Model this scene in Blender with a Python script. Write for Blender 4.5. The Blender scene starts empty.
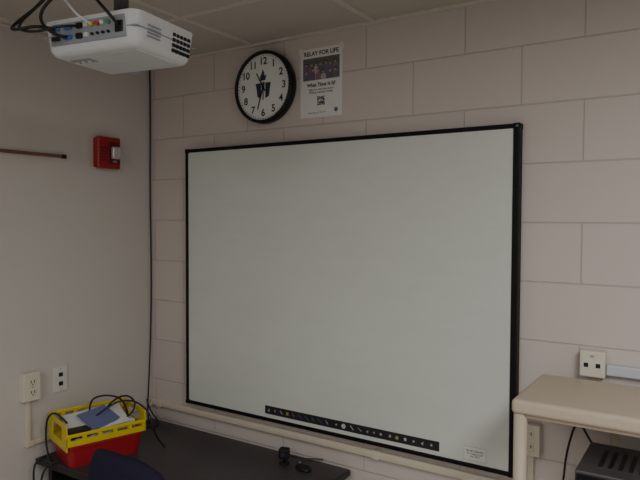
import bpy, bmesh, math, random
from mathutils import Matrix, Vector
random.seed(3)
H=1.75
# ---------------------------------------------------------------- helpers
def mat(name,col,rough=.5,metal=0,noise=0,nscale=20,bump=0,bscale=200,emit=None,estr=0,spec=.5):
    m=bpy.data.materials.new(name); m.use_nodes=True
    nt=m.node_tree; b=nt.nodes['Principled BSDF']
    b.inputs['Base Color'].default_value=(*col,1); b.inputs['Roughness'].default_value=rough
    b.inputs['Metallic'].default_value=metal
    b.inputs['Specular IOR Level'].default_value=spec
    tc=nt.nodes.new('ShaderNodeTexCoord')
    if noise:
        n=nt.nodes.new('ShaderNodeTexNoise'); n.inputs['Scale'].default_value=nscale; n.inputs['Detail'].default_value=5
        r=nt.nodes.new('ShaderNodeMix'); r.data_type='RGBA'
        r.inputs[6].default_value=tuple(c*(1-noise) for c in col)+(1,)
        r.inputs[7].default_value=tuple(min(1,c*(1+noise)) for c in col)+(1,)
        nt.links.new(tc.outputs['Object'],n.inputs['Vector']); nt.links.new(n.outputs['Fac'],r.inputs[0])
        nt.links.new(r.outputs[2],b.inputs['Base Color'])
    if bump:
        n=nt.nodes.new('ShaderNodeTexNoise'); n.inputs['Scale'].default_value=bscale; n.inputs['Detail'].default_value=4
        u=nt.nodes.new('ShaderNodeBump'); u.inputs['Strength'].default_value=bump; u.inputs['Distance'].default_value=.002
        nt.links.new(tc.outputs['Object'],n.inputs['Vector']); nt.links.new(n.outputs['Fac'],u.inputs['Height'])
        nt.links.new(u.outputs[0],b.inputs['Normal'])
    if emit:
        b.inputs['Emission Color'].default_value=(*emit,1); b.inputs['Emission Strength'].default_value=estr
    return m
def empty(name,loc=(0,0,0),rz=0):
    o=bpy.data.objects.new(name,None); bpy.context.collection.objects.link(o)
    o.location=loc; o.rotation_euler=(0,0,rz); o.empty_display_size=.05
    return o
def addmesh(name,me,m,parent=None,smooth=False):
    o=bpy.data.objects.new(name,me); bpy.context.collection.objects.link(o)
    if m: me.materials.append(m)
    if parent: o.parent=parent
    if smooth:
        for p in me.polygons: p.use_smooth=True
    return o
def box(name,a,b,m,parent=None,bev=0,seg=2):
    bm=bmesh.new()
    a,b=[min(x,y) for x,y in zip(a,b)],[max(x,y) for x,y in zip(a,b)]
    bmesh.ops.create_cube(bm,size=1)
    for v in bm.verts: v.co=Vector([a[i]+(v.co[i]+.5)*(b[i]-a[i]) for i in range(3)])
    if bev: bmesh.ops.bevel(bm,geom=list(bm.edges),offset=bev,segments=seg,profile=.5,affect='EDGES')
    me=bpy.data.meshes.new(name); bm.to_mesh(me); bm.free()
    return addmesh(name,me,m,parent,smooth=False)
def cyl(name,c,r,d,axis,m,parent=None,r2=None,seg=32,bev=0):
    bm=bmesh.new()
    bmesh.ops.create_cone(bm,cap_ends=True,segments=seg,radius1=r,radius2=r if r2 is None else r2,depth=d)
    if bev: 
        es=[e for e in bm.edges if len(e.link_faces)==2 and any(len(f.verts)>4 for f in e.link_faces)]
        bmesh.ops.bevel(bm,geom=es,offset=bev,segments=2,affect='EDGES')
    M={'z':Matrix(),'y':Matrix.Rotation(math.pi/2,4,'X'),'x':Matrix.Rotation(math.pi/2,4,'Y')}[axis]
    bmesh.ops.transform(bm,matrix=Matrix.Translation(c)@M,verts=bm.verts)
    me=bpy.data.meshes.new(name); bm.to_mesh(me); bm.free()
    for p in me.polygons: p.use_smooth=len(p.vertices)==4
    return addmesh(name,me,m,parent)
def ring(name,c,ro,ri,d,axis,m,parent=None,seg=64):
    bm=bmesh.new(); prof=[(ri,-d/2),(ro-.004,-d/2),(ro,-d/2+.006),(ro,d/2-.006),(ro-.006,d/2),(ri+.004,d/2),(ri,d/2-.006)]
    rows=[]
    for i in range(seg):
        t=2*math.pi*i/seg
        rows.append([bm.verts.new((r*math.cos(t),r*math.sin(t),z)) for r,z in prof])
    n=len(prof)
    for i in range(seg):
        for j in range(n):
            f=bm.faces.new((rows[i][j],rows[(i+1)%seg][j],rows[(i+1)%seg][(j+1)%n],rows[i][(j+1)%n])); f.smooth=True
    M={'z':Matrix(),'y':Matrix.Rotation(math.pi/2,4,'X')}[axis]
    bmesh.ops.transform(bm,matrix=Matrix.Translation(c)@M,verts=bm.verts)
    bmesh.ops.recalc_face_normals(bm,faces=bm.faces)
    me=bpy.data.meshes.new(name); bm.to_mesh(me); bm.free()
    return addmesh(name,me,m,parent)
def poly(name,pts,y,th,m,parent):
    bm=bmesh.new()
    f=bm.faces.new([bm.verts.new((x,y,z)) for x,z in pts])
    r=bmesh.ops.extrude_face_region(bm,geom=[f])
    for v in r['geom']:
        if isinstance(v,bmesh.types.BMVert): v.co.y+=th
    bmesh.ops.recalc_face_normals(bm,faces=bm.faces)
    me=bpy.data.meshes.new(name); bm.to_mesh(me); bm.free()
    return addmesh(name,me,m,parent)
def text(name,s,loc,size,m,parent,rot=(math.pi/2,0,0),ext=.0002,xs=1,bold=0):
    c=bpy.data.curves.new(name,'FONT'); c.body=s; c.size=size; c.align_x='CENTER'; c.align_y='CENTER'; c.extrude=ext; c.offset=bold
    o=bpy.data.objects.new(name,c); bpy.context.collection.objects.link(o)
    o.location=loc; o.rotation_euler=rot; o.scale=(xs,1,1); c.materials.append(m); o.parent=parent
    return o
def tube(name,pts,r,m,parent=None):
    c=bpy.data.curves.new(name,'CURVE'); c.dimensions='3D'; c.bevel_depth=r; c.bevel_resolution=3; c.resolution_u=10; c.use_fill_caps=True
    s=c.splines.new('NURBS'); s.points.add(len(pts)-1); s.use_endpoint_u=True; s.order_u=3 if len(pts)>2 else 2
    for p,q in zip(s.points,pts): p.co=(*q,1)
    c.materials.append(m)
    o=bpy.data.objects.new(name,c); bpy.context.collection.objects.link(o)
    if parent: o.parent=parent
    return o
# ---------------------------------------------------------------- materials
WALLC=(.59,.535,.51)
plaster=mat('plaster_paint',(.58,.55,.52),.6,noise=.02,nscale=3,bump=.08,bscale=120)
def blockwall():
    m=mat('painted_block',WALLC,.5); nt=m.node_tree; b=nt.nodes['Principled BSDF']
    N=nt.nodes.new; L=nt.links.new
    tc=N('ShaderNodeTexCoord'); sp=N('ShaderNodeSeparateXYZ'); L(tc.outputs['Object'],sp.inputs[0])
    ax=N('ShaderNodeMath'); ax.operation='ADD'; ax.inputs[1].default_value=-1.2497+8*.4064; L(sp.outputs[0],ax.inputs[0])
    az=N('ShaderNodeMath'); az.operation='ADD'; az.inputs[1].default_value=-(H-.0109)+20*.2032; L(sp.outputs[2],az.inputs[0])
    cb=N('ShaderNodeCombineXYZ'); L(ax.outputs[0],cb.inputs[0]); L(az.outputs[0],cb.inputs[1])
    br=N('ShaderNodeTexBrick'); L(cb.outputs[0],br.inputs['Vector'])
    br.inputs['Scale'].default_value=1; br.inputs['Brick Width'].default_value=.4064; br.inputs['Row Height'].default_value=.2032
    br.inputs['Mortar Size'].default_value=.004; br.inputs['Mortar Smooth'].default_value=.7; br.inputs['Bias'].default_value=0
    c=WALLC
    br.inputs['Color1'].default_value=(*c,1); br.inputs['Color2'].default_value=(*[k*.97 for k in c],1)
    br.inputs['Mortar'].default_value=(*[k*.79 for k in c],1)  # same paint, darkened for groove dirt and with the joints' shade painted in
    nz=N('ShaderNodeTexNoise'); nz.inputs['Scale'].default_value=90; nz.inputs['Detail'].default_value=6; L(tc.outputs['Object'],nz.inputs['Vector'])
    n2=N('ShaderNodeMath'); n2.operation='MULTIPLY'; n2.inputs[1].default_value=.12; L(nz.outputs['Fac'],n2.inputs[0])
    h=N('ShaderNodeMath'); h.operation='SUBTRACT'; L(n2.outputs[0],h.inputs[0]); L(br.outputs['Fac'],h.inputs[1])
    bp=N('ShaderNodeBump'); bp.inputs['Strength'].default_value=.6; bp.inputs['Distance'].default_value=.0025
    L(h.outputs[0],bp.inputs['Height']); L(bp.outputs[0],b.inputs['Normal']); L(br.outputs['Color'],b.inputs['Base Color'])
    return m
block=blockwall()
ceilm=mat('ceiling_tile',(.52,.49,.44),.9,noise=.06,nscale=60,bump=.5,bscale=90)
gridm=mat('ceiling_grid_paint',(.60,.57,.53),.5,noise=.02)
floorm=mat('vinyl_floor',(.34,.31,.28),.4,noise=.15,nscale=12)
black=mat('black_plastic',(.010,.010,.012),.45,noise=.1,spec=.35)
frame=mat('black_frame',(.006,.006,.008),.5,noise=.1,spec=.2)
cablem=mat('cable_rubber',(.008,.008,.009),.5,noise=.1)
white=mat('projector_white',(.64,.67,.70),.35,noise=.02)
grey=mat('port_panel_grey',(.30,.33,.38),.4,noise=.05)
cream=mat('cream_plastic',(.62,.56,.46),.4,noise=.03)
ivory=mat('ivory_plate',(.66,.62,.52),.35,noise=.03)
jackw=mat('white_plate',(.64,.63,.60),.35,noise=.03)
# ---------------------------------------------------------------- room
CZ=H+.777; RX=4.4; RY=-4.8
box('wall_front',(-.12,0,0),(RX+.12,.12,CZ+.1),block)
box('wall_left',(-.12,RY,0),(0,0,CZ+.1),plaster)
box('wall_right',(RX,RY,0),(RX+.12,0,CZ+.1),plaster)
box('wall_back',(-.12,RY-.12,0),(RX+.12,RY,CZ+.1),plaster)
box('floor',(-.12,RY-.12,-.1),(RX+.12,.12,0),floorm)
box('ceiling',(-.12,RY-.12,CZ),(RX+.12,.12,CZ+.1),ceilm)
g=empty('trim_1')
x=.07
while x<RX:
    box('t_bar',(x-.012,RY,CZ-.006),(x+.012,0,CZ+.002),gridm,g,.001); x+=.61
y=-.45
while y>RY:
    box('t_bar',(0,y-.012,CZ-.0065),(RX,y+.012,CZ+.0015),gridm,g,.001); y-=.61
box('wall_angle_front',(0,-.02,CZ-.012),(RX,0,CZ),gridm,g,.001)
box('wall_angle_left',(0,RY,CZ-.012),(.02,0,CZ),gridm,g,.001)
bb=mat('baseboard_vinyl',(.05,.045,.045),.5,noise=.1)
box('baseboard_front',(0,-.008,0),(RX,0,.10),bb,bev=.002)
box('baseboard_left',(0,RY,0),(.008,-.008,.10),bb,bev=.002)
# ---------------------------------------------------------------- whiteboard
wb=empty('interactive_whiteboard')
X0,X1,ZB,ZT=.288,1.868,H-.896,H+.328
D=-.042
wbs=mat('whiteboard_surface',(.625,.665,.635),.32,noise=.04,nscale=2.2,spec=.45)
nt=wbs.node_tree; b_=nt.nodes['Principled BSDF']; src=b_.inputs['Base Color'].links[0].from_socket
tc=nt.nodes.new('ShaderNodeTexCoord'); mp=nt.nodes.new('ShaderNodeMapping'); mp.inputs['Scale'].default_value=(1.2,1,5); mp.inputs['Rotation'].default_value=(0,.3,0)
nz=nt.nodes.new('ShaderNodeTexNoise'); nz.inputs['Scale'].default_value=3; nz.inputs['Detail'].default_value=7; nz.inputs['Roughness'].default_value=.65
nt.links.new(tc.outputs['Object'],mp.inputs[0]); nt.links.new(mp.outputs[0],nz.inputs['Vector'])
mr=nt.nodes.new('ShaderNodeMapRange'); mr.inputs[1].default_value=.45; mr.inputs[2].default_value=.8; mr.inputs[3].default_value=0; mr.inputs[4].default_value=.16
nt.links.new(nz.outputs['Fac'],mr.inputs[0])
mx=nt.nodes.new('ShaderNodeMix'); mx.data_type='RGBA'; mx.inputs[7].default_value=(.40,.43,.44,1)
nt.links.new(mr.outputs[0],mx.inputs[0]); nt.links.new(src,mx.inputs[6]); nt.links.new(mx.outputs[2],b_.inputs['Base Color'])
box('core',(X0+.004,-.034,ZB+.004),(X1-.004,-.001,ZT-.004),frame,wb)
box('surface',(X0+.012,-.037,ZB+.012),(X1-.012,-.033,ZT-.012),wbs,wb)
fw=.016
box('frame_top',(X0,D,ZT-fw),(X1,-.001,ZT),frame,wb,.003)
box('frame_bottom',(X0,D,ZB),(X1,-.001,ZB+fw),frame,wb,.003)
box('frame_left',(X0,D,ZB),(X0+fw,-.001,ZT),frame,wb,.003)
box('frame_right',(X1-.022,D,ZB),(X1,-.001,ZT),frame,wb,.003)
for cx,cz in ((X0,ZT),(X1,ZT),(X0,ZB),(X1,ZB)):
    sx=1 if cx==X0 else -1; sz=1 if cz==ZB else -1
    box('corner_cap',(cx-.002*sx,D-.002,cz-.002*sz),(cx+.024*sx,-.001,cz+.018*sz),frame,wb,.004)
led=mat('corner_green',(.05,.30,.13),.4,noise=.05)
box('corner_mark',(X1-.012,D-.003,ZT-.012),(X1-.004,D,ZT-.006),led,wb)
bz=H-.845
strip=mat('strip_charcoal',(.016,.016,.018),.5,noise=.1)
box('tool_strip',(.772,-.0392,bz-.018),(1.590,-.0368,bz+.018),strip,wb,.0006)
cols=[(.34,.34,.32),(.06,.09,.22),(.25,.08,.06),(.06,.18,.10),(.32,.28,.10),(.5,.5,.48)]
icm=[mat('icon_ink_%d'%i,c,.5,noise=.05) for i,c in enumerate(cols)]
icons=[(.02,'arrow',0,1),(.055,'square',0,.7),(.09,'pen',0,1),(.122,'square',4,1.2),(.155,'pen',2,1),(.188,'line',1,1.3),(.222,'line',1,1.3),(.256,'pen',3,1),(.29,'line',1,1.2),(.325,'pen',0,.9),
 (.37,'dot',0,.8),(.405,'disc',5,1),(.445,'pen',0,1.1),(.48,'line',0,1),(.515,'arrow',0,.8),(.545,'square',0,.7),(.575,'dot',0,1.1),(.615,'square',0,.9),(.645,'disc',4,.7),(.68,'square',5,1),(.715,'dot',0,.9),(.75,'arrow',0,.9),(.787,'square',0,.8)]
for k,(dx,kd,im,s) in enumerate(icons):
    xx=.772+dx; m=icm[im]
    P=lambda L:[(xx+px*s,bz+pz*s) for px,pz in L]
    if kd=='disc': cyl('icon_button',(xx,-.0396,bz),.010*s,.0012,'y',m,wb)
    elif kd=='arrow': poly('icon_arrow',P([(-.007,-.002),(.006,.008),(.004,-.009)]),-.0396,.0006,m,wb)
    elif kd=='pen': poly('icon_pen',P([(-.009,.006),(-.006,.009),(.008,-.006),(.004,-.008)]),-.0396,.0006,m,wb)
    elif kd=='line': poly('icon_line',P([(-.010,.006),(-.008,.008),(.010,-.005),(.008,-.007)]),-.0396,.0006,m,wb)
    elif kd=='dot': cyl('icon_dot',(xx,-.0396,bz),.0050*s,.0008,'y',m,wb,seg=12)
    else: box('icon_square',(xx-.005*s,-.0398,bz-.005*s),(xx+.005*s,-.0392,bz+.006*s),m,wb)
paper=mat('paper_white',(.70,.71,.70),.7,noise=.02)
ink=mat('print_ink',(.03,.03,.035),.7,noise=.1)
inkg=mat('print_grey',(.28,.28,.30),.7,noise=.1)
box('label',(1.685,-.0378,H-.868),(1.765,-.0368,H-.82),paper,wb)
poly('label_border',[(1.684,H-.869),(1.766,H-.869),(1.766,H-.819),(1.684,H-.819)],-.0374,.0004,inkg,wb)
text('label_text',"SMART BOARD\nfor support call\next. 4357",(1.725,-.0382,H-.844),.0095,ink,wb)
# ---------------------------------------------------------------- clock
ck=empty('wall_clock'); cx,cz=.757,H+.574; R0=.157
cyl('back_shell',(cx,-.016,cz),R0-.004,.03,'y',black,ck,seg=64)
facem=mat('clock_face_paper',(.72,.74,.74),.5,noise=.02)
cyl('face',(cx,-.032,cz),R0-.012,.006,'y',facem,ck,seg=64)
o=ring('bezel',(cx,-.026,cz),R0,R0-.014,.046,'y',black,ck)
for i in range(1,13):
    t=math.radians(30*i); rr=.112
    text('numeral_%d'%i,str(i),(cx+rr*math.sin(t),-.0356,cz+rr*math.cos(t)),.043,ink,ck,bold=.0009)
for i in range(60):
    t=math.radians(6*i); w=.0012 if i%5 else .002
    a,b=.134,.140
    s,c=math.sin(t),math.cos(t)
    poly('tick',[(cx+a*s-w*c,cz+a*c+w*s),(cx+b*s-w*c,cz+b*c+w*s),(cx+b*s+w*c,cz+b*c-w*s),(cx+a*s+w*c,cz+a*c-w*s)],-.0356,.0005,ink,ck)
navy=mat('logo_navy',(.016,.024,.06),.6,noise=.05)
poly('logo_shield_l',[(cx-.042,cz+.018),(cx-.012,cz+.018),(cx-.012,cz-.05),(cx-.032,cz-.04),(cx-.036,cz-.01)],-.0354,.0004,navy,ck)
poly('logo_shield_r',[(cx+.012,cz+.018),(cx+.042,cz+.018),(cx+.036,cz-.01),(cx+.032,cz-.04),(cx+.012,cz-.05)],-.0354,.0004,navy,ck)
poly('logo_torch',[(cx-.010,cz+.022),(cx+.010,cz+.022),(cx+.004,cz-.055),(cx-.004,cz-.055)],-.0354,.0004,inkg,ck)
poly('logo_flame',[(cx-.014,cz+.028),(cx-.018,cz+.045),(cx-.008,cz+.060),(cx-.004,cz+.078),(cx+.006,cz+.062),(cx+.004,cz+.05),(cx+.016,cz+.052),(cx+.012,cz+.03)],-.0354,.0004,navy,ck)
def hand(nm,deg,l,w,y):
    t=math.radians(deg); s,c=math.sin(t),math.cos(t)
    P=lambda a,b:(cx+a*s+b*c,cz+a*c-b*s)
    poly(nm,[P(-.02,-w),P(-.02,w),P(l,w*.5),P(l,-w*.5)],y,.001,black,ck)
hand('hour_hand',330,.072,.004,-.0375); hand('minute_hand',197,.100,.0035,-.039)
cyl('hub',(cx,-.0385,cz),.006,.005,'y',black,ck,seg=16)
# ---------------------------------------------------------------- flyer
fl=empty('event_flyer'); a,b=.933,1.141; zb,zt=H+.425,H+.713
box('sheet',(a,-.0025,zb),(b,-.0008,zt),paper,fl)
fx=(a+b)/2
text('title',"RELAY FOR LIFE",(fx,-.003,zt-.022),.0245,ink,fl,bold=.0006)
bg=mat('photo_background',(.12,.115,.12),.6,noise=.5,nscale=50)
box('photo',(a+.014,-.0032,zt-.132),(b-.014,-.0022,zt-.040),bg,fl)
skin=mat('photo_skin',(.36,.25,.20),.6,noise=.15,nscale=90); hair=[mat('photo_hair_%d'%i,c,.6,noise=.2) for i,c in enumerate([(.04,.025,.02),(.14,.10,.06)])]
shirts=[mat('photo_shirt_%d'%i,c,.6,noise=.25,nscale=90) for i,c in enumerate([(.16,.10,.19),(.40,.39,.41),(.11,.13,.20),(.22,.14,.18),(.12,.10,.15)])]
random.seed(11)
for row,(zc,sc,yy_) in enumerate([(zt-.068,.85,-.0034),(zt-.094,1.0,-.0038)]):
    n=7-row
    for i in range(n):
        px=a+.030+i*(.148/(n-1))+random.uniform(-.004,.004); z=zc+random.uniform(-.006,.006)
        s=.011*sc
        zlow=zt-.131
        poly('photo_person_body',[(max(px-s*1.15,a+.015),zlow),(min(px+s*1.15,b-.015),zlow),(min(px+s*1.1,b-.015),z-s*1.3),(px+s*.5,z-s*.8),(px-s*.5,z-s*.8),(max(px-s*1.1,a+.015),z-s*1.3)],yy_,.0003,shirts[(i*3+row*2)%5],fl)
        cyl('photo_person_hair',(px,yy_-.0001,z+.001),s*.78,.0003,'y',hair[(i+row)%2],fl,seg=14)
        cyl('photo_person_face',(px,yy_-.0003,z-s*.15),s*.58,.0003,'y',skin,fl,seg=14)
text('heading',"What Time Is It?",(fx,-.003,zt-.153),.021,ink,fl,bold=.0005)
text('subheading',"Relay For Life Information\nWeekly meeting Tuesday",(fx,-.003,zt-.178),.0115,ink,fl)
random.seed(7)
q=.0028
for i in range(13):
    for j in range(13):
        corner=(i<4 and j<4) or (i>8 and j<4) or (i<4 and j>8)
        on=random.random()<.5
        if corner:
            ii=i if i<4 else 12-i; jj=j if j<4 else 12-j
            on=not(ii==2 and jj in(1,2) or jj==2 and ii==1) and ii<4 and jj<4
        if on: box('qr',(fx-.018+i*q,-.0032,zt-.238+j*q),(fx-.018+(i+1)*q,-.0024,zt-.238+(j+1)*q),ink,fl)
text('footer',"relayforlife.org | 555-0123",(fx-.02,-.003,zb+.02),.0085,inkg,fl)
cyl('seal',(b-.03,-.003,zb+.026),.009,.001,'y',mat('ink_blue',(.10,.13,.28),.6,noise=.05),fl,seg=20)
tape=mat('tape',(.7,.68,.6),.3,noise=.03)
box('tape_l',(a-.006,-.0036,zt-.018),(a+.014,-.0006,zt+.006),tape,fl); box('tape_r',(b-.014,-.0036,zt-.018),(b+.006,-.0006,zt+.006),tape,fl)
# ---------------------------------------------------------------- projector
pj=empty('ceiling_projector',(1.05,-1.035,H+.474),math.radians(9))
w,d,h=.160,.128,.045
def body():
    bm=bmesh.new(); bmesh.ops.create_cube(bm,size=1)
    for v in bm.verts:
        k=.93 if v.co.z<0 else 1
        v.co=Vector((v.co.x*2*w*k,v.co.y*2*d*k,v.co.z*2*h))
    ve=[e for e in bm.edges if abs(e.verts[0].co.z-e.verts[1].co.z)>.05]
    bmesh.ops.bevel(bm,geom=ve,offset=.03,segments=6,profile=.5,affect='EDGES')
    he=[e for e in bm.edges if e.verts[0].co.z<-h+.001 and e.verts[1].co.z<-h+.001]
    bmesh.ops.bevel(bm,geom=he,offset=.022,segments=5,profile=.5,affect='EDGES')
    me=bpy.data.meshes.new('body'); bm.to_mesh(me); bm.free()
    o=addmesh('body',me,white,pj,True)
    o.data.set_sharp_from_angle(angle=math.radians(40)) if hasattr(o.data,'set_sharp_from_angle') else None
body()
box('seam',(-w-.001+.004,-d+.004,.004),(w-.003,d-.004,.007),grey,pj,.001)
box('rear_panel',(-.125,-d+.001,-.020),(.125,-d+.016,.038),grey,pj,.002)
blue=mat('vga_blue',(.05,.16,.45),.4,noise=.05)
prt=[(-.105,blue,.026,.011),(-.062,blue,.026,.011),(-.024,black,.018,.014),(.0,jackw,.014,.012)]
for z0 in (.022,-.004):
    for i,(x,m,pw,ph) in enumerate(prt):
        if z0<0 and i==0: m=black
        box('port',(x-pw/2,-d-.006,z0-ph/2),(x+pw/2,-d+.004,z0+ph/2),m,pj,.002)
for i,c in enumerate([(.6,.5,.05),(.5,.05,.05),(.7,.7,.7),(.1,.35,.15)]):
    cyl('rca_jack',(.02+i*.018,-d-.003,.02),.005,.014,'y',mat('rca_%d'%i,c,.4,noise=.05),pj,seg=14)
    cyl('audio_jack',(.02+i*.018,-d-.001,-.004),.0035,.008,'y',black,pj,seg=12)
box('power_inlet',(.094,-d-.003,-.008),(.118,-d+.004,.02),black,pj,.002)
for i in range(5):
    for j in range(4):
        y0=.022+i*.016; z0=-.026+j*.014
        box('vent_slot',(w*.965-.008,y0,z0),(w*.965+.0025+.001*j,y0+.0115,z0+.009),black,pj,.0015)
for j in range(4):
    box('speaker_slot',(w*.965-.006,-.08,-.012+j*.009),(w*.965+.003+.001*j,-.03,-.009+j*.009),grey,pj)
cyl('lens_ring',(-.07,d+.003,-.002),.04,.03,'y',grey,pj); cyl('lens_barrel',(-.07,d+.012,-.002),.032,.03,'y',black,pj)
lens=mat('lens_glass',(.02,.03,.06),.05,noise=.05); cyl('lens_glass',(-.07,d+.024,-.002),.026,.01,'y',lens,pj,r2=.02)
box('lamp_cover',(.03,-.09,-h-.0015),(.13,.06,-h+.002),white,pj,.001)
box('control_pad',(-.12,-.07,-h-.0015),(-.05,-.035,-h+.002),grey,pj,.001)
for i in range(3): cyl('button',(-.108+i*.022,-.052,-h-.003),.006,.005,'z',white,pj,seg=14)
mg=mat('mount_metal',(.10,.10,.11),.4,.4,noise=.1)
box('mount_plate',(-.07,-.07,h+.010),(.07,.07,h+.018),mg,pj,.002)
for sx in(-1,1):
    for sy in(-1,1):
        tube('mount_arm',[(0,0,h+.014),(sx*.09,sy*.075,h+.014),(sx*.1,sy*.085,h-.004)],.007,mg,pj)
top=CZ-(H+.474)
cyl('pole',(0,0,(h+.018+top)/2),.02,top-h-.018,'z',mg,pj,seg=24)
cyl('ceiling_flange',(0,0,top-.012),.065,.012,'z',gridm,pj,seg=32)
tube('cable_vga',[(-.105,-d-.005,.02),(-.105,-d-.05,.02),(-.16,-d-.09,.0),(-.21,-d-.05,.03),(-.16,-.10,.12),(-.06,-.05,top)],.0042,cablem,pj)
tube('cable_hdmi',[(-.024,-d-.005,.02),(-.03,-d-.05,.01),(-.10,-d-.08,-.01),(-.19,-d-.06,.02),(-.17,-.12,.10),(-.09,-.10,.17),(-.05,-.06,top)],.0035,cablem,pj)
tube('cable_vga_2',[(-.062,-d-.005,-.004),(-.07,-d-.04,-.01),(-.12,-d-.05,.04),(-.08,-d-.03,.10),(-.03,-.09,.16),(.0,-.06,top)],.0042,cablem,pj)
tube('cable_power',[(.106,-d-.003,.008),(.11,-d-.03,.02),(.06,-d-.03,.07),(.0,-.12,.12),(.02,-.04,top)],.004,cablem,pj)
tube('cable_white',[(.02,-d-.006,.02),(.01,-d-.04,.03),(-.04,-d-.03,.08),(-.10,-.12,.11),(-.08,-.05,top)],.003,white,pj)
# ---------------------------------------------------------------- fire alarm
fa=empty('fire_alarm_strobe'); redp=mat('alarm_red',(.34,.010,.016),.35,noise=.04)
ay0,ay1,az0,az1=-.350,-.222,H+.230,H+.378
box('back_box',(0.0005,ay0+.006,az0+.006),(.022,ay1-.006,az1-.006),redp,fa,.003)
box('housing',(.020,ay0,az0),(.045,ay1,az1),redp,fa,.008,3)
dk=mat('alarm_dark_red',(.10,.006,.01),.4,noise=.05)
for i in range(5): box('horn_slot',(.044,ay0+.012,az0+.035+i*.014),(.0462,ay0+.05,az0+.041+i*.014),dk,fa)
sl=mat('strobe_lens',(.50,.45,.46),.12,noise=.03)
box('strobe_base',(.044,ay0+.060,az0+.022),(.05,ay1-.010,az1-.022),dk,fa,.002)
box('strobe_lens',(.049,ay0+.066,az0+.045),(.07,ay1-.016,az1-.045),sl,fa,.008,3)
text('fire_text',"FIRE",(.0508,ay0+.09,az0+.033),.013,jackw,fa,rot=(math.pi/2,0,math.pi/2))
# ---------------------------------------------------------------- wood rail
wr=empty('wooden_pointer_rail'); wood=mat('rail_wood',(.17,.075,.055),.45,noise=.25,nscale=30)
box('bar',(.004,-2.1,H+.263),(.016,-.515,H+.276),wood,wr,.002)
box('tip',(.003,-.517,H+.261),(.018,-.492,H+.278),black,wr,.003)
for y in(-1.2,-1.9): box('bracket',(0,y-.01,H+.255),(.008,y+.01,H+.285),wood,wr,.001)
box('clip',(0,-.56,H+.264),(.006,-.55,H+.275),wood,wr,.001)
# ---------------------------------------------------------------- outlets on left wall
def duplex(name,y,z,mt,depth=.006,box_d=0):
    e=empty(name)
    x=.0005
    if box_d: box('surface_box',(x,y-.037,z-.060),(box_d,y+.037,z+.060),mt,e,.003); x=box_d
    box('plate',(x,y-.036,z-.058),(x+depth,y+.036,z+.058),mt,e,.002)
    for s in(-1,1):
        box('receptacle',(x+depth-.001,y-.017,z+s*.022-.015),(x+depth+.002,y+.017,z+s*.022+.015),mt,e,.003)
        for t in(-1,1): box('slot',(x+depth+.001,y+t*.007-.0016,z+s*.022-.004),(x+depth+.0026,y+t*.007+.0016,z+s*.022+.008),black,e)
        cyl('ground_hole',(x+depth+.0018,y,z+s*.022-.009),.0028,.0016,'x',black,e,seg=10)
    cyl('screw',(x+depth+.0005,y,z),.003,.002,'x',grey,e,seg=10)
    return e
duplex('wall_outlet',-.682,H-.712,ivory,.006,.035)
e=empty('data_outlet'); yy,zz=-.528,H-.715
box('plate',(.0005,yy-.035,zz-.057),(.007,yy+.035,zz+.057),jackw,e,.002)
for s in(-1,1):
    box('jack_frame',(.0065,yy-.014,zz+s*.02-.013),(.009,yy+.014,zz+s*.02+.013),jackw,e,.001)
    box('jack',(.0085,yy-.010,zz+s*.02-.009),(.010,yy+.010,zz+s*.02+.009),black,e,.001)
    cyl('screw',(.0075,yy,zz+s*.046),.003,.002,'x',grey,e,seg=10)
rw=empty('cable_raceway')
box('vertical_drop',(.0005,-.695,H-.965),(.018,-.677,H-.771),cream,rw,.003)
box('left_run',(.0005,-.695,H-.968),(.018,-.0005,H-.948),cream,rw,.003)
box('elbow',(.0005,-.699,H-.971),(.021,-.666,H-.944),cream,rw,.003)
rf=empty('cable_raceway')
box('front_run',(.02,-.024,H-.955),(2.5,-.0005,H-.925),cream,rf,.004)
box('cover_lip',(.02,-.026,H-.944),(2.5,-.022,H-.936),cream,rf,.001)
for x in(.06,1.3): box('coupler',(x,-.027,H-.958),(x+.03,-.0005,H-.922),cream,rf,.002)
ob=empty('wall_outlet')
bx,bz2=1.915,H-.755
box('surface_box',(bx-.035,-.035,bz2-.055),(bx+.035,-.0005,bz2+.055),cream,ob,.003)
box('plate',(bx-.034,-.041,bz2-.053),(bx+.034,-.035,bz2+.053),ivory,ob,.002)
for s in(-1,1):
    box('receptacle',(bx-.016,-.043,bz2+s*.022-.014),(bx+.016,-.040,bz2+s*.022+.014),ivory,ob,.003)
    for t in(-1,1): box('slot',(bx+t*.007-.0016,-.0437,bz2+s*.022-.003),(bx+t*.007+.0016,-.0428,bz2+s*.022+.008),black,ob)
box('drop',(bx-.01,-.02,H-.925),(bx+.01,-.0005,bz2-.055),cream,ob,.002)
rd=empty('data_outlet')
bx,bz2=2.11,H-.466
box('surface_box',(bx-.038,-.045,bz2-.042),(bx+.038,-.0005,bz2+.042),ivory,rd,.004)
for t in(-1,1):
    box('jack_frame',(bx+t*.018-.012,-.047,bz2-.016),(bx+t*.018+.012,-.044,bz2+.012),jackw,rd,.001)
    box('jack',(bx+t*.018-.007,-.048,bz2-.010),(bx+t*.018+.007,-.0465,bz2+.004),black,rd,.001)
box('screw_cover',(bx-.006,-.0465,bz2+.022),(bx+.006,-.044,bz2+.030),grey,rd,.001)
r3=empty('cable_raceway'); rwm=mat('raceway_bluewhite',(.52,.56,.62),.4,noise=.02)
box('right_run',(bx+.039,-.026,bz2-.035),(RX-.001,-.0005,bz2+.0),rwm,r3,.004)
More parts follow.
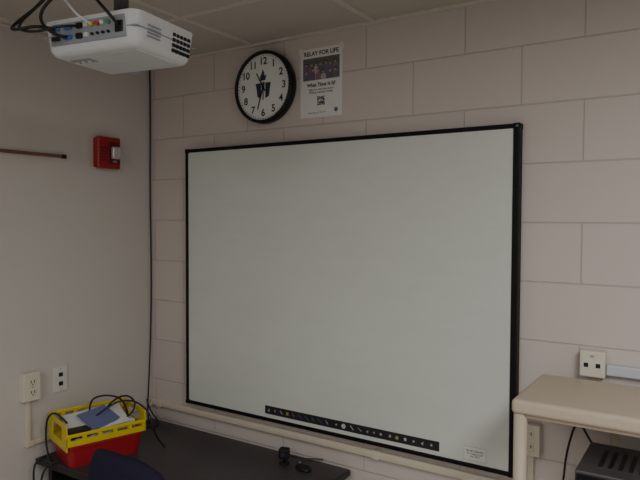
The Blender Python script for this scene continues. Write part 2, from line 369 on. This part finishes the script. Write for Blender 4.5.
# ---------------------------------------------------------------- corner cable
cc=empty('black_power_cord')
DZ=H-1.02
tube('cord',[(.012,-.012,CZ-.01),(.014,-.012,2.2),(.010,-.014,1.9),(.016,-.012,1.5),(.012,-.014,1.2),(.016,-.03,.95),(.02,-.045,.80),(.05,-.07,DZ+.008),(.11,-.10,DZ+.006),(.10,-.16,DZ+.006),(.03,-.17,DZ+.008),(.03,-.24,DZ+.03),(.10,-.30,DZ+.02)],.0036,cablem,cc)
tube('cord_loop',[(.02,-.05,DZ+.10),(.05,-.06,DZ+.05),(.13,-.07,DZ+.01),(.17,-.12,DZ+.006),(.10,-.19,DZ+.006),(.04,-.14,DZ+.006),(.09,-.09,DZ+.012)],.0035,cablem,cc)
# ---------------------------------------------------------------- desk
dk_=empty('desk'); top_m=mat('desk_laminate',(.052,.042,.047),.42,noise=.12,nscale=40); edge=mat('desk_edge_black',(.015,.014,.015),.45,noise=.1)
box('top',(.03,-.66,DZ-.028),(1.20,-.03,DZ),top_m,dk_,.003)
box('edge_band',(.028,-.665,DZ-.026),(1.205,-.66,DZ-.003),edge,dk_,.001)
box('edge_band_side',(1.20,-.665,DZ-.026),(1.205,-.03,DZ-.003),edge,dk_,.001)
for x in(.05,1.15): box('side_panel',(x,-.62,0.0),(x+.025,-.06,DZ-.028),edge,dk_,.002)
box('modesty_panel',(.075,-.12,.25),(1.15,-.10,DZ-.028),edge,dk_,.002)
wc=empty('webcam',(.945,-.13,DZ),math.radians(20))
cyl('foot',(0,0,.004),.022,.008,'z',black,wc,bev=.002); cyl('stem',(0,0,.018),.006,.024,'z',black,wc,seg=16)
box('body',(-.022,-.018,.022),(.022,.018,.066),black,wc,.008,3); cyl('lens',(0,-.019,.044),.010,.004,'y',lens,wc,seg=20)
tube('cord',[(0,.018,.04),(.02,.05,.01),(.07,.06,.004),(.15,.07,.004)],.0025,cablem,wc)
ms=empty('computer_mouse',(1.045,-.135,DZ),math.radians(70))
bm=bmesh.new(); bmesh.ops.create_uvsphere(bm,u_segments=24,v_segments=14,radius=1)
for v in bm.verts:
    v.co=Vector((v.co.x*.026,v.co.y*.042,max(v.co.z,-.35)*.016+.0056))
me=bpy.data.meshes.new('shell'); bm.to_mesh(me); bm.free(); addmesh('shell',me,black,ms,True)
cyl('wheel',(0,.025,.018),.005,.005,'x',grey,ms,seg=14)
# ---------------------------------------------------------------- basket
bk=empty('storage_basket',(.203,-.486,DZ),math.radians(-17)); bk.scale=(1.12,1.14,1.08)
yel=mat('basket_yellow',(.66,.51,.02),.4,noise=.05); rdm=mat('basket_red',(.34,.010,.018),.4,noise=.05)
def tub(nm,w0,d0,w1,d1,z0,z1,t,m,lip=.006):
    bm=bmesh.new()
    def loop(w,d,z):
        r=.018; pts=[]
        for qx,qy,a0 in((1,1,0),(-1,1,90),(-1,-1,180),(1,-1,270)):
            for k in range(4):
                a=math.radians(a0+k*30); pts.append(bm.verts.new((qx*(w-r)+r*math.cos(a),qy*(d-r)+r*math.sin(a),z)))
        return pts
    L=[loop(w0,d0,z0),loop(w1,d1,z1-.012),loop(w1+lip,d1+lip,z1-.012),loop(w1+lip,d1+lip,z1),loop(w1-t,d1-t,z1),loop(w0-t,d0-t,z0+t)]
    for A,B in zip(L,L[1:]):
        for i in range(16): bm.faces.new((A[i],A[(i+1)%16],B[(i+1)%16],B[i]))
    bm.faces.new(L[0][::-1]); bm.faces.new(L[-1])
    bmesh.ops.recalc_face_normals(bm,faces=bm.faces)
    me=bpy.data.meshes.new(nm); bm.to_mesh(me); bm.free(); return addmesh(nm,me,m,bk)
tub('red_tub',.088,.128,.098,.138,0,.088,.004,rdm)
def wall_y(y,t,z0,z1,nm):
    box(nm,(-.108,y,z0),(.108,y+t,z0+.030),yel,bk,.001); box(nm,(-.108,y-.001,z1-.020),(.108,y+t+.001,z1),yel,bk,.003)
    for a_,b_ in((-.108,-.055),(.055,.108)): box(nm,(a_,y,z0+.028),(b_,y+t,z1-.018),yel,bk,.001)
wall_y(-.148,.005,.070,.172,'end_panel'); wall_y(.143,.005,.088,.172,'end_panel_back')
def wall_x(x,t,z0,z1,nm,n):
    box(nm,(x,-.148,z0),(x+t,.148,z0+.022),yel,bk,.001); box(nm,(x-.001,-.148,z1-.014),(x+t+.001,.148,z1),yel,bk,.003)
    for i in range(n+1):
        yq=-.14+.28*i/n; box('slat',(x,yq-.008,z0+.02),(x+t,yq+.008,z1-.012),yel,bk,.001)
wall_x(-.108,.005,.088,.172,'side_back',6); wall_x(.103,.005,.088,.135,'side_front',5)
box('yellow_floor',(-.105,-.145,.087),(.105,.145,.092),yel,bk,.001)
pap=mat('folder_blue',(.13,.16,.32),.6,noise=.05)
for i,(m,an) in enumerate([(paper,.2),(pap,.0),(paper,-.15)]):
    o=box('papers_%d'%i,(-.078,-.115,-.002),(.078,.10,.003),m,bk,.0005); o.location=(0,.0,.118+i*.012); o.rotation_euler=(.05*i,.22,an*.5)
o=box('blue_folder',(-.055,-.06,0),(.055,.06,.004),pap,bk,.0005); o.location=(.02,.0,.150); o.rotation_euler=(0.1,.35,.3)
o=box('white_adapter',(-.03,-.05,0),(.03,.05,.035),jackw,bk,.005); o.location=(.045,.07,.10)
o=box('black_adapter',(-.028,-.04,0),(.028,.04,.03),black,bk,.005); o.location=(.055,-.09,.105)
def loopc(nm,pts,r=.0036): tube(nm,pts,r,cablem,bk)
loopc('cord_1',[(-.05,.02,.12),(-.03,.06,.19),(.02,.11,.225),(.07,.13,.19),(.06,.09,.13),(.0,.04,.12)])
loopc('cord_2',[(.0,-.05,.12),(.02,.04,.20),(.06,.12,.21),(.125,.16,.16),(.14,.17,.06),(.12,.22,.006)])
loopc('cord_3',[(-.02,-.10,.13),(-.05,-.13,.185),(-.06,-.165,.17),(-.08,-.165,.08),(-.07,-.16,.006),(-.02,-.16,.006)])
loopc('cord_4',[(.02,-.03,.12),(-.06,-.02,.20),(-.08,.06,.21),(-.02,.12,.19),(.05,.10,.14)])
hc=empty('computer_cable')
tube('hanging_cord',[(.17,-.65,DZ+.006),(.15,-.66,DZ+.008),(.12,-.70,DZ-.03),(.11,-.70,DZ-.2),(.14,-.68,.2),(.2,-.68,.012)],.004,cablem,hc)
tube('hanging_cord_2',[(.07,-.645,DZ+.006),(.07,-.665,DZ+.012),(.06,-.70,DZ-.02),(.07,-.69,DZ-.2),(.10,-.68,.2),(.15,-.70,.012)],.004,cablem,hc)
# ---------------------------------------------------------------- chair
ch=empty('office_chair',(.80,-.655,0),math.radians(0)); fab=mat('chair_fabric',(.018,.016,.038),.9,noise=.2,nscale=150,bump=.3,bscale=300,spec=.2)
def cushion(nm,w,hh,t,n,bend,M,m):
    bm=bmesh.new(); NU,NV=24,24
    def P(u,v,s):
        k=(abs(u)**n+abs(v)**n)**(1/n) if (u or v) else 0
        mx=max(abs(u),abs(v)); f=mx/k if k else 1
        uu,vv=u*f,v*f
        e=max(0,1-mx**4)**.5
        return Vector((uu*w, s*t*e+bend*uu*uu, vv*hh))
    for s in(-1,1):
        G=[[bm.verts.new(M@P(-1+2*i/NU,-1+2*j/NV,s)) for j in range(NV+1)] for i in range(NU+1)]
        for i in range(NU):
            for j in range(NV): bm.faces.new((G[i][j],G[i+1][j],G[i+1][j+1],G[i][j+1]))
    bmesh.ops.remove_doubles(bm,verts=bm.verts,dist=.0003); bmesh.ops.recalc_face_normals(bm,faces=bm.faces)
    me=bpy.data.meshes.new(nm); bm.to_mesh(me); bm.free(); return addmesh(nm,me,m,ch,True)
cushion('backrest',.215,.20,.03,2.8,.05,Matrix.Translation((0,-.20,.775)),fab)
cushion('seat',.22,.20,.04,4,0,Matrix.Translation((0,.05,.46))@Matrix.Rotation(math.pi/2,4,'X'),fab)
tube('back_bracket',[(0,-.235,.70),(0,-.26,.55),(0,-.18,.415),(0,.0,.41)],.014,black,ch)
cyl('gas_lift',(0,.05,.27),.025,.30,'z',black,ch)
for i in range(5):
    t=2*math.pi*i/5+.3; ex,ey=.27*math.cos(t),.05+.27*math.sin(t)
    tube('base_leg_%d'%i,[(0,.05,.12),(ex*.5,.05+(ey-.05)*.5,.11),(ex,ey,.075)],.016,black,ch)
    cyl('caster_%d'%i,(ex,ey,.0275),.027,.035,'x' if i%2 else 'y',black,ch,bev=.004)
# ---------------------------------------------------------------- AV cart
av=empty('av_cart'); tan=mat('cart_tan_plastic',(.50,.43,.34),.5,noise=.05,nscale=60,bump=.15,bscale=300)
cx0,cx1,cy0,cy1=1.955,2.60,-.413,-.055; ct=H-.513
box('top_shelf',(cx0,cy0,ct-.042),(cx1,cy1,ct),tan,av,.012,4)
box('under_rim',(cx0+.02,cy0+.02,ct-.055),(cx1-.02,cy1-.02,ct-.04),tan,av,.004)
for x in(cx0+.022,cx1-.022):
    cyl('front_leg',(x,cy0+.024,(ct-.042)/2+.03),.019,ct-.102,'z',tan,av,seg=24)
for x in(cx0+.23,cx1-.022):
    cyl('back_leg',(x,cy1-.024,(ct-.042)/2+.03),.012,ct-.102,'z',tan,av,seg=24)
for zz in(.97,.55,.15):
    box('shelf',(cx0+.14 if zz>.9 else cx0,cy0+.02,zz-.03),(cx1,cy1,zz),tan,av,.008,3)
for x in(cx0+.022,cx1-.022):
    for y in(cy0+.024,cy1-.024):
        cyl('caster',(x,y,.03),.03,.025,'x',black,av,bev=.004); cyl('caster_stem',(x,y,.08),.008,.09,'z',grey,av,seg=12)
        if y>cy0+.1 and x<2.1: cyl('lower_post',(x,y,.30),.018,.47,'z',tan,av,seg=24)
dv=empty('dvd_player',(0,0,-.010)); chg=mat('player_charcoal',(.06,.06,.065),.45,noise=.1)
box('case',(2.12,-.36,.982),(2.52,-.10,1.062),chg,dv,.004)
for i in range(12): box('top_vent',(2.17+i*.026,-.30,1.0618),(2.182+i*.026,-.16,1.0628),black,dv)
box('front_bezel',(2.125,-.364,.99),(2.515,-.359,1.053),frame,dv,.002); box('disc_tray',(2.22,-.3665,1.02),(2.36,-.3635,1.035),grey,dv,.001)
for i in range(4): cyl('button',(2.39+i*.025,-.366,1.02),.006,.005,'y',grey,dv,seg=14)
tube('power_cord',[(2.15,-.098,1.02),(2.12,-.07,1.04),(2.07,-.055,1.12),(2.04,-.06,1.0),(2.03,-.05,.9),(2.0,-.04,.6),(2.02,-.03,.4)],.0035,cablem,dv)
# ---------------------------------------------------------------- lights
lampm=mat('troffer_diffuser',(.8,.8,.8),.5,noise=.01,emit=(1,.97,.93),estr=1.0)
def troffer(i,x,y,p):
    e=empty('ceiling_light' )
    box('housing',(x-.30,y-.60,CZ-.02),(x+.30,y+.60,CZ-.002),gridm,e,.003)
    box('diffuser',(x-.27,y-.57,CZ-.024),(x+.27,y+.57,CZ-.019),lampm,e,.001)
    L=bpy.data.lights.new('tube_light','AREA'); L.shape='RECTANGLE'; L.size=.54; L.size_y=1.14; L.energy=p; L.color=(1,.985,.945)
    o=bpy.data.objects.new('tube_light',L); bpy.context.collection.objects.link(o); o.location=(x,y,CZ-.03); o.parent=e
troffer(0,3.1,-1.9,36); troffer(1,1.4,-3.0,16); troffer(2,2.7,-3.9,22)
w_=bpy.data.worlds.new('world'); bpy.context.scene.world=w_; w_.use_nodes=True
w_.node_tree.nodes['Background'].inputs[0].default_value=(.5,.55,.6,1); w_.node_tree.nodes['Background'].inputs[1].default_value=.2
# ---------------------------------------------------------------- camera
ya,pi,ro=-.576,-.0346,.004
f=Vector((math.sin(ya)*math.cos(pi),math.cos(ya)*math.cos(pi),math.sin(pi)))
r=Vector((math.cos(ya),-math.sin(ya),0)); u=r.cross(f)
r2=r*math.cos(ro)+u*math.sin(ro); u2=-r*math.sin(ro)+u*math.cos(ro)
cam=bpy.data.cameras.new('camera'); co=bpy.data.objects.new('camera',cam); bpy.context.collection.objects.link(co)
cam.sensor_width=36; cam.lens=616.26*36/640; cam.clip_start=.02
M=Matrix((( r2.x,u2.x,-f.x,2.447),(r2.y,u2.y,-f.y,-2.1763),(r2.z,u2.z,-f.z,H),(0,0,0,1)))
co.matrix_world=M
bpy.context.scene.camera=co
